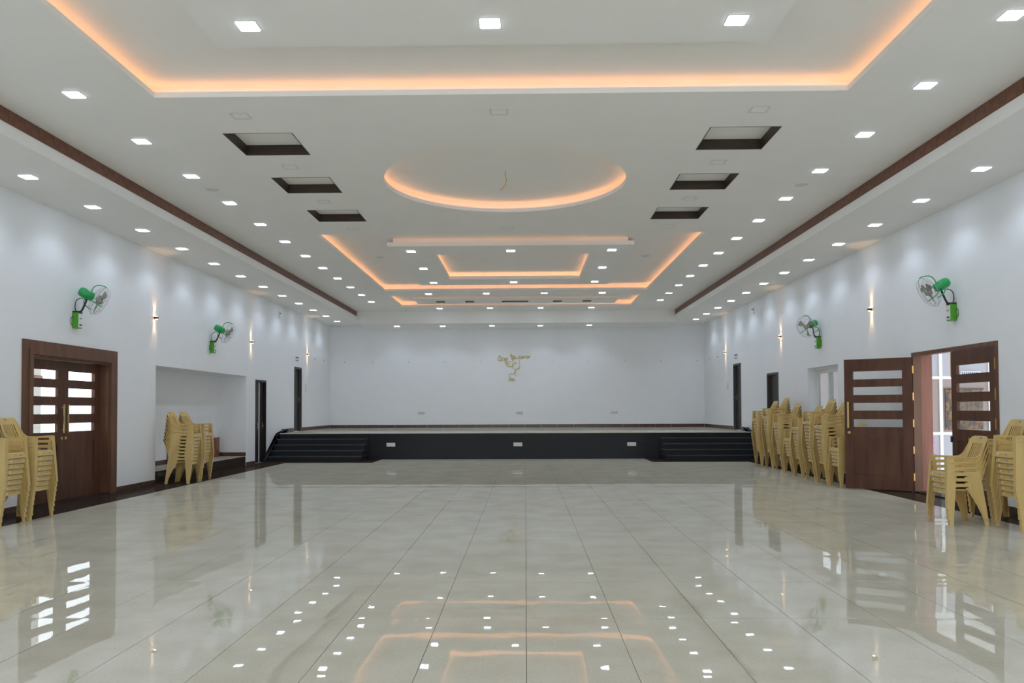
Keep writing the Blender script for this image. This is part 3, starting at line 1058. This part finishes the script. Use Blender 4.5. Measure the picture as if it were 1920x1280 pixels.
# sloping granite kerbs where the steps meet the side walls
for sd, lab in ((-1, 'left'), (1, 'right')):
    xw = XL + 0.004 if sd < 0 else XR - 0.004
    x2 = xw + 0.11 if sd < 0 else xw - 0.11
    prof_ = [(22.42, 0.002), (22.42, 0.06), (24.25, 0.872), (24.5, 0.872), (24.5, STAGE_Z + 0.001), (STAGE_Y - 0.022, STAGE_Z + 0.001), (STAGE_Y - 0.022, 0.002)]
    k_ = MB()
    k_.v = [(xw, y, z) for y, z in prof_] + [(x2, y, z) for y, z in prof_]
    m_ = len(prof_)
    k_.f = [tuple(range(m_)), tuple(range(m_, 2 * m_))] + [(i, (i + 1) % m_, m_ + (i + 1) % m_, m_ + i) for i in range(m_)]
    tag(k_.build('step_kerb', 'granite'), 'sloping black granite kerb along the %s wall beside the stage steps' % lab, 'kerb')

# red-brown board standing against the alcove wall
t = tag(empty('laminate_board', (ax0 + 0.05, 19.55, 0.248)), 'red-brown laminate board standing along the alcove back wall', 'board')
box(-0.015, 0.015, -1.48, 1.48, 0.0, 0.47).build('panel', 'redbox', t)
box(-0.022, 0.022, -1.50, 1.50, 0.47, 0.49).build('edge_strip', 'redbox', t)
for k in (-1.2, 0.0, 1.2):
    box(0.015, 0.023, k - 0.03, k + 0.03, 0.02, 0.46).build('batten', 'redbox', t)

# ------------------------------------------------------------------ wall fans
def fan(side, y, zbox, axis, mo, lab):
    x = XL if side < 0 else XR
    s = 1 if side < 0 else -1              # into the room
    root = tag(empty('wall_fan', (x, y, zbox)), lab, 'fan', 'wall fans')
    # speed-control box
    bx = MB().box(*sorted((s * 0.001, s * 0.10)), -0.058, 0.058, -0.125, 0.125).build('control_box', 'box_green', root)
    MB().box(*sorted((s * 0.10, s * 0.108)), -0.05, 0.05, -0.112, 0.108).build('face_plate', 'white', bx)
    MB().box(*sorted((s * 0.108, s * 0.112)), -0.034, 0.034, -0.085, -0.062).build('switch', 'black', bx)
    MB().box(*sorted((s * 0.108, s * 0.110)), -0.034, 0.034, 0.02, 0.04).build('printed_line', 'greyframe', bx)
    hm = Vector((s * mo[0], mo[1], mo[2]))
    br = MB()
    br.box(*sorted((s * 0.001, s * 0.11)), -0.05, 0.05, 0.125, 0.15)
    br.tube(smooth_path([(s * 0.09, 0, 0.14), (s * 0.13, mo[1] * 0.3, 0.17), (hm.x * 0.9, mo[1] * 0.8, hm.z - 0.12), (hm.x, mo[1], hm.z - 0.05)]), 0.016, 8)
    br.build('bracket', 'black', root, smooth=True)
    cb_ = MB()
    cb_.tube(smooth_path([(s * 0.03, 0.0, 0.15), (s * 0.02, -0.01, 0.22), (s * 0.04, -0.01, 0.32), (s * 0.10, 0, 0.36), (hm.x - s * 0.06, mo[1], hm.z - 0.07)]), 0.007, 6)
    cb_.tube(smooth_path([(s * 0.01, -0.059, 0.06), (s * 0.006, -0.10, 0.02), (s * 0.006, -0.09, -0.06), (s * 0.01, -0.059, -0.08)]), 0.005, 6)
    cb_.build('cable', 'black', root)
    a = Vector((s * axis[0], axis[1], axis[2])).normalized()
    rot = a.to_track_quat('Z', 'Y').to_matrix().to_4x4()
    T = Matrix.Translation(hm) @ rot
    MB().lathe([(0.02, -0.135), (0.058, -0.125), (0.078, -0.09), (0.08, 0.0), (0.08, 0.03), (0.074, 0.035), (0.074, 0.08), (0.06, 0.10)], 20, T).build('motor', 'fan_green', root, smooth=True)
    R = 0.245
    z0 = 0.13                               # rear of guard
    prof = [(0.07, z0 - 0.01), (0.15, z0 - 0.005), (0.215, z0 + 0.02), (R, z0 + 0.075), (0.222, z0 + 0.13), (0.15, z0 + 0.155), (0.055, z0 + 0.165)]
    gd = MB()
    nw = 30
    for i in range(nw):
        t = 2 * PI * i / nw
        gd.tube([T @ Vector((r * math.cos(t), r * math.sin(t), z)) for r, z in prof], 0.0008, 3)
    for r, z, w in ((R, z0 + 0.075, 0.0045), (0.222, z0 + 0.13, 0.002), (0.15, z0 + 0.155, 0.002), (0.15, z0 - 0.005, 0.002), (0.215, z0 + 0.02, 0.0025), (0.055, z0 + 0.165, 0.003)):
        gd.tube([T @ Vector((r * math.cos(2 * PI * i / 40), r * math.sin(2 * PI * i / 40), z)) for i in range(40)], w, 5, closed=True)
    gd.build('guard', 'wire', root)
    sp = MB()
    for i in range(3):
        t = 2 * PI * i / 3 + PI / 2
        sp.tube(smooth_path([T @ Vector((r * math.cos(t), r * math.sin(t), z)) for r, z in ((0.07, 0.04), (0.14, 0.035), (0.21, 0.07), (0.252, 0.16), (0.250, 0.215))]), 0.0085, 8)
    sp.build('guard_strut', 'fan_green', root, smooth=True)
    MB().lathe([(0.01, z0 + 0.03), (0.05, z0 + 0.04), (0.052, z0 + 0.10), (0.035, z0 + 0.125), (0.01, z0 + 0.13)], 16, T).build('hub', 'blade', root, smooth=True)
    for i in range(3):
        t0 = 2 * PI * i / 3 + 0.5
        bl = MB()
        for u0, u1 in ((0.05, 0.12), (0.12, 0.19), (0.19, 0.215)):
            q = []
            for (u, sd) in ((u0, -1), (u1, -1), (u1, 1), (u0, 1)):
                wdt = 0.32 if u < 0.2 else 0.26
                aa = t0 + sd * wdt * (0.9 if u > 0.06 else 0.7)
                q.append(T @ Vector((u * math.cos(aa), u * math.sin(aa), z0 + 0.075 + sd * 0.022)))
            bl.quad(*q)
        bl.build('blade', 'blade', root, solid=0.003)
    return root


fan(-1, 12.98, 2.885, (0.60, 0.68, -0.42), (0.21, 0.0, 0.42), 'green wall fan above the left double door')
fan(-1, 18.70, 2.885, (0.66, 0.62, -0.42), (0.21, 0.0, 0.42), 'green wall fan above the alcove')
fan(1, 12.62, 2.89, (0.86, 0.12, -0.50), (0.21, 0.0, 0.42), 'green wall fan above the right double door')
fan(1, 18.36, 2.89, (0.80, -0.48, -0.34), (0.17, 0.0, 0.42), 'green wall fan above the white window turned to the camera')

# ------------------------------------------------------------------ up-down wall sconces
SC = [(-1, 15.82, 3.245, 'bronze up-down wall light between the two left wall fans'),
      (-1, 21.44, 3.235, 'bronze up-down wall light above the narrow dark left door'),
      (-1, 27.02, 3.285, 'bronze up-down wall light beside the left stage door'),
      (1, 15.63, 3.305, 'bronze up-down wall light between the two right wall fans'),
      (1, 21.15, 3.28, 'bronze up-down wall light above the small dark right opening'),
      (1, 26.96, 3.28, 'bronze up-down wall light beside the right stage door')]
for sd, y, z, lab in SC:
    s = 1 if sd < 0 else -1
    x = XL if sd < 0 else XR
    t = tag(empty('wall_sconce', (x, y, z)), lab, 'wall lamp', 'up-down wall lights')
    MB().box(*sorted((s * 0.001, s * 0.03)), -0.022, 0.022, -0.014, 0.014).build('back_plate', 'copper', t)
    MB().lathe([(0.036, -0.024), (0.038, -0.016), (0.026, 0), (0.038, 0.016), (0.036, 0.024)], 18, Matrix.Translation((s * 0.045, 0, 0))).build('body', 'copper', t, smooth=True)
    for d in (-1, 1):
        MB().lathe([(0.022, 0), (0.022, 0.003)], 14, Matrix.Translation((s * 0.045, 0, d * 0.0255 - 0.0015))).build('lens', 'bulb', t)
        ld = bpy.data.lights.new('sconce_beam', 'SPOT')
        ld.energy = SCONCE_W
        ld.color = (1.0, 0.60, 0.30)
        ld.spot_size = math.radians(50)
        ld.spot_blend = 0.5
        ld.shadow_soft_size = 0.02
        lo_ = bpy.data.objects.new('beam', ld)
        COL.objects.link(lo_)
        lo_.parent = t
        lo_.location = (s * 0.036, 0, d * 0.031)
        lo_.rotation_euler = (0 if d < 0 else PI, s * 0.07 if d < 0 else -s * 0.07, 0)

# ------------------------------------------------------------------ LED panel lights
def rr_prism(h, r, z0, z1):
    """Square with rounded corners."""
    pts = []
    for cx_, cy_, a0 in ((h - r, h - r, 0), (-h + r, h - r, 90), (-h + r, -h + r, 180), (h - r, -h + r, 270)):
        for k in range(4):
            a = math.radians(a0 + 30 * k)
            pts.append((cx_ + r * math.cos(a), cy_ + r * math.sin(a)))
    b = MB()
    n_ = len(pts)
    b.v = [(x, y, z0) for x, y in pts] + [(x, y, z1) for x, y in pts]
    b.f = [tuple(range(n_)), tuple(range(n_, 2 * n_))] + [(i, (i + 1) % n_, n_ + (i + 1) % n_, n_ + i) for i in range(n_)]
    return b


LF = rr_prism(0.094, 0.018, -0.006, -0.0005).mesh('frame', 'white')
LD = rr_prism(0.088, 0.015, -0.010, -0.005).mesh('diffuser', 'panel')


PB = bpy.data.lights.new('panel_beam', 'SPOT')
PB.energy = PANEL_W
PB.color = (0.735, 0.875, 1.07)
PB.spot_size = math.radians(128)
PB.spot_blend = 0.55
PB.shadow_soft_size = 0.07


def panel_light(x, y, z, lab, group):
    t = tag(empty('ceiling_light', (x, y, z)), lab, 'ceiling light', group)
    obj('frame', LF, t)
    obj('diffuser', LD, t)
    obj('beam', PB, t, (0, 0, -0.02))


def row(xs_, ys_, z, text, group):
    n_ = len(ys_)
    for i, y in enumerate(ys_):
        k = n_ - 1 - i                       # counted from the stage
        panel_light(xs_ if not callable(xs_) else xs_(y), y, z, 'square panel light, %s from stage end, %s' % (ordw(k) if k else 'nearest', text), group)


row(-4.87, [8.68 + 1.553 * i for i in range(-5, 12)], ZM, 'main row left of the coves', 'panel lights on the main ceiling')
row(4.27, [8.68 + 1.553 * i for i in range(-5, 12)], ZM, 'main row right of the coves', 'panel lights on the main ceiling')
row(-6.60, [10.68 + 1.624 * i for i in range(-6, 12)], ZS, 'low row along the left wall', 'panel lights on the side soffits')
row(5.97, [10.70 + 1.624 * i for i in range(-6, 12)], ZS, 'low row along the right wall', 'panel lights on the side soffits')
for i, x in enumerate((-4.60, -2.95, -1.18, 0.55, 2.30)):
    panel_light(x, 29.2, ZBS, 'square panel light, %s from the left in the low row over the back wall' % ordw(i), 'panel lights over the back wall')
for i, x in enumerate((-2.89, -1.18, 0.53, 2.24)):
    panel_light(x, 27.55, ZM, 'square panel light, %s from the left in the row behind the narrow cove' % ordw(i), 'panel lights around the narrow cove')
for i, x in enumerate((-2.85, -1.14, 0.57, 2.28)):
    panel_light(x, 24.05, ZM, 'square panel light, %s from the left in the row between the rear coves' % ordw(i), 'panel lights around the narrow cove')
for nm, y0, ys_ in (('rear', 17.02, (17.57, 19.73, 21.93)), ('front', 2.2, (2.72, 4.9, 7.16))):
    dep = ('near', 'middle', 'far')
    for j, y in enumerate(ys_):
        for i, x in enumerate((-2.46, -0.30, 1.88)):
            if i == 1 and j == 1:
                continue
            panel_light(x, y, ZM, 'square panel light, %s %s one on the %s cove plate' % (dep[j], ('left', 'centre', 'right')[i], nm), 'panel lights on the dropped plates')

# ------------------------------------------------------------------ small ceiling fittings
COV = rr_prism(0.10, 0.012, -0.004, -0.0005)
cm = MB().slab((-0.105, 0.105), (-0.105, 0.105), [(-0.085, 0.085, -0.085, 0.085)], -0.005, -0.0005, mXY).mesh('rim', 'offwhite')
cp = box(-0.084, 0.084, -0.084, 0.084, -0.003, -0.0005).mesh('cover', 'ceil')
BL = [(-3.30, 9.37, 'before the nearest left wooden niche'), (-0.29, 9.32, 'between the front cove and the round cove'),
      (2.70, 9.34, 'before the nearest right wooden niche'), (-3.30, 11.38, 'between the first and second left wooden niches'),
      (2.70, 11.33, 'between the first and second right wooden niches'), (-3.30, 13.31, 'between the second and third left wooden niches'),
      (2.70, 13.30, 'between the second and third right wooden niches'), (-3.25, 15.35, 'behind the farthest left wooden niche'),
      (2.70, 15.28, 'behind the farthest right wooden niche'), (-0.32, 15.36, 'between the round cove and the rear cove')]
for x, y, w in BL:
    t = tag(empty('ceiling_blank', (x, y, ZM)), 'square white blank light cover ' + w, 'light cover', 'unlit square covers on the ceiling')
    obj('rim', cm, t)
    obj('cover', cp, t)
SPK = MB().lathe([(0.10, -0.0005), (0.10, -0.006), (0.085, -0.010), (0.02, -0.011)], 24).mesh('grille', 'offwhite')
for x, y, z, w in ((-4.85, 12.51, ZM, 'in the left light row'), (4.25, 12.53, ZM, 'in the right light row'),
                   (-3.42, 19.2, ZR, 'inside the rear cove on the left'), (2.86, 19.3, ZR, 'inside the rear cove on the right')):
    o = tag(obj('ceiling_speaker', SPK, None, (x, y, z)), 'round flush ceiling speaker ' + w, 'speaker', 'round ceiling speakers')
tag(MB().tube([(-0.29, 12.33, ZR), (-0.288, 12.33, 4.98), (-0.27, 12.32, 4.91), (-0.285, 12.32, 4.84), (-0.33, 12.31, 4.78), (-0.37, 12.31, 4.755)], 0.008, 6).build('hanging_wire', 'wirec'),
    'loose yellow wire hanging from the round ceiling cove', 'wire')
for y, sd, w in ((23.9, -1, 'left'), (23.6, 1, 'right')):
    x = XL + 0.001 if sd < 0 else XR - 0.001
    s = 1 if sd < 0 else -1
    t = tag(empty('wall_bracket', (x, y, 4.25)), 'small white wire bracket high on the %s wall near the stage' % w, 'bracket')
    box(*sorted((0, s * 0.02)), -0.04, 0.04, -0.10, 0.10).build('plate', 'offwhite', t)
    box(*sorted((s * 0.02, s * 0.07)), -0.02, 0.02, 0.02, 0.05).build('arm', 'greyframe', t)

# ------------------------------------------------------------------ back wall: hooks, sockets, emblem
HK = MB().lathe([(0.022, 0), (0.022, 0.008), (0.009, 0.012), (0.009, 0.035), (0.015, 0.04), (0.015, 0.05)], 10).mesh('wall_hook', 'plategrey')
hx = [-6.70, -5.66, -4.32, -2.98, -1.64, 1.0, 2.33, 3.70, 5.02, 6.35]
for i, x in enumerate(hx):
    o = obj('wall_hook', HK, None, (x, YB - 0.0005, 3.20), (PI / 2, 0, 0))
    tag(o, 'tiny metal wall hook, %s from the left on the back wall' % ordw(i), 'hook', 'hooks in a line on the back wall')
for sd, y, w in ((-1, 29.2, 'left'), (1, 29.2, 'right'), (-1, 27.95, 'left'), (1, 28.0, 'right')):
    o = obj('wall_hook', HK, None, (XL + 0.0005 if sd < 0 else XR - 0.0005, y, 3.20), (0, PI / 2 if sd < 0 else -PI / 2, 0))
    tag(o, 'tiny metal wall hook on the %s wall, %s the back corner' % (w, 'next to' if y > 29 else 'second from'), 'hook', 'hooks in a line on the back wall')
for i, x in enumerate((-3.85, -0.22, 3.28)):
    t = tag(empty('wall_socket', (x, YB - 0.0005, 1.30)), 'pale socket plate low on the back wall, %s of three' % ('left', 'middle', 'right')[i], 'socket', 'socket plates on the back wall')
    box(-0.13, 0.13, -0.012, 0, -0.05, 0.05).build('plate', 'offwhite', t)
    for k in (-1, 0, 1):
        box(k * 0.08 - 0.03, k * 0.08 + 0.03, -0.015, -0.012, -0.03, 0.03).build('outlet', 'plategrey', t)
for sd, y in ((-1, 26.85), (1, 26.75)):
    x = XL + 0.0005 if sd < 0 else XR - 0.0005
    s = 1 if sd < 0 else -1
    t = tag(empty('switch_plate', (x, y, 2.15)), 'pale switch plate beside the %s stage door' % ('left' if sd < 0 else 'right'), 'switch')
    box(*sorted((0, s * 0.012)), -0.06, 0.06, -0.12, 0.12).build('plate', 'offwhite', t)
    for k in (-1, 1):
        box(*sorted((s * 0.012, s * 0.018)), -0.03, 0.03, k * 0.06 - 0.03, k * 0.06 + 0.03).build('switch', 'white', t)

em = tag(empty('wall_emblem', (-0.47, YB, 3.30)), 'gold script lettering and lamp-like line emblem on the back wall', 'emblem')


def ex(px, py):                        # emblem drawing in photograph pixels to metres on the wall
    return ((px - 961) * 0.0197, -0.018, (673.5 - py) * 0.0197)


def stroke(b, pts, r=0.018):
    P_ = [Vector(ex(*p)) for p in pts]
    sm = []
    for i in range(len(P_) - 1):
        p0, p1, p2, p3 = P_[max(i - 1, 0)], P_[i], P_[i + 1], P_[min(i + 2, len(P_) - 1)]
        for k in range(5):
            t = k / 5
            sm.append(0.5 * ((2 * p1) + (-p0 + p2) * t + (2 * p0 - 5 * p1 + 4 * p2 - p3) * t * t + (-p0 + 3 * p1 - 3 * p2 + p3) * t ** 3))
    sm.append(P_[-1])
    b.tube(sm, r * 0.62, 6)


def ring(cx_, cy_, rx, ry, a0, a1, n_=10):
    return [(cx_ + rx * math.cos(math.radians(a0 + (a1 - a0) * i / n_)), cy_ - ry * math.sin(math.radians(a0 + (a1 - a0) * i / n_))) for i in range(n_ + 1)]


b = MB()                               # script on the left
stroke(b, ring(936.6, 673.5, 3.0, 3.6, 100, 430))
stroke(b, ring(942.0, 673.0, 1.9, 2.6, 40, 330))
stroke(b, [(944.5, 671), (946, 674.5), (948, 671), (949.5, 674.8), (951.5, 671.5), (952, 676)])
stroke(b, [(935, 668.5), (937, 667), (939, 668.5)])
stroke(b, [(945.5, 676), (948, 678.5), (951.5, 677)])
b.build('script', 'gold', em, smooth=True)
b = MB()                               # script on the right
stroke(b, ring(975.0, 670.5, 1.8, 2.0, 60, 330))
stroke(b, ring(979.6, 670.5, 1.8, 2.0, 0, 350))
stroke(b, [(982.5, 668.8), (982.8, 672), (984.5, 671), (984.8, 668.8)])
stroke(b, ring(989.0, 670.6, 2.1, 2.2, 20, 350))
stroke(b, [(991.5, 668.5), (992.5, 671.8), (994, 669.5), (994, 666.5)])
b.build('script', 'gold', em, smooth=True)
b = MB()                               # central motif
stroke(b, [(958.5, 664.5), (957.5, 668), (959, 671), (963, 671.5), (965.5, 670), (962.5, 667.5), (960.5, 668.5), (958.5, 664.5)], 0.022)
stroke(b, [(951, 677), (949.3, 681), (951, 686), (956, 688), (961, 686.5), (963.5, 682.5), (967.5, 680.5), (969.5, 682.0)], 0.024)
stroke(b, ring(956.0, 681.5, 3.2, 3.2, 60, 250))
stroke(b, ring(968.0, 681.5, 6.6, 10.0, 215, -60, 12), 0.013)
stroke(b, [(958, 675), (961, 673.4), (965, 673.2), (968.5, 672.4)], 0.014)
stroke(b, ring(967.5, 686.5, 7.0, 6.5, 190, 330), 0.014)
stroke(b, [(975.5, 690), (972.5, 692), (968.5, 693.2), (966.5, 696.5), (965, 700)], 0.02)
stroke(b, [(966.5, 696), (964.5, 699.5), (962.5, 702.5)], 0.02)
stroke(b, [(966.8, 697), (966.6, 703), (966, 708)], 0.014)
b.build('motif', 'gold', em, smooth=True)
b = MB()
stroke(b, ring(959.4, 706.0, 4.6, 4.6, 70, 300, 12), 0.016)
stroke(b, [(956, 710.5), (960, 711.8), (964, 710.5)], 0.022)
stroke(b, [(952.5, 713.6), (956, 713.8), (960.5, 712.3), (962, 714.6), (965.5, 713.2)], 0.018)
b.build('base', 'gold', em, smooth=True)
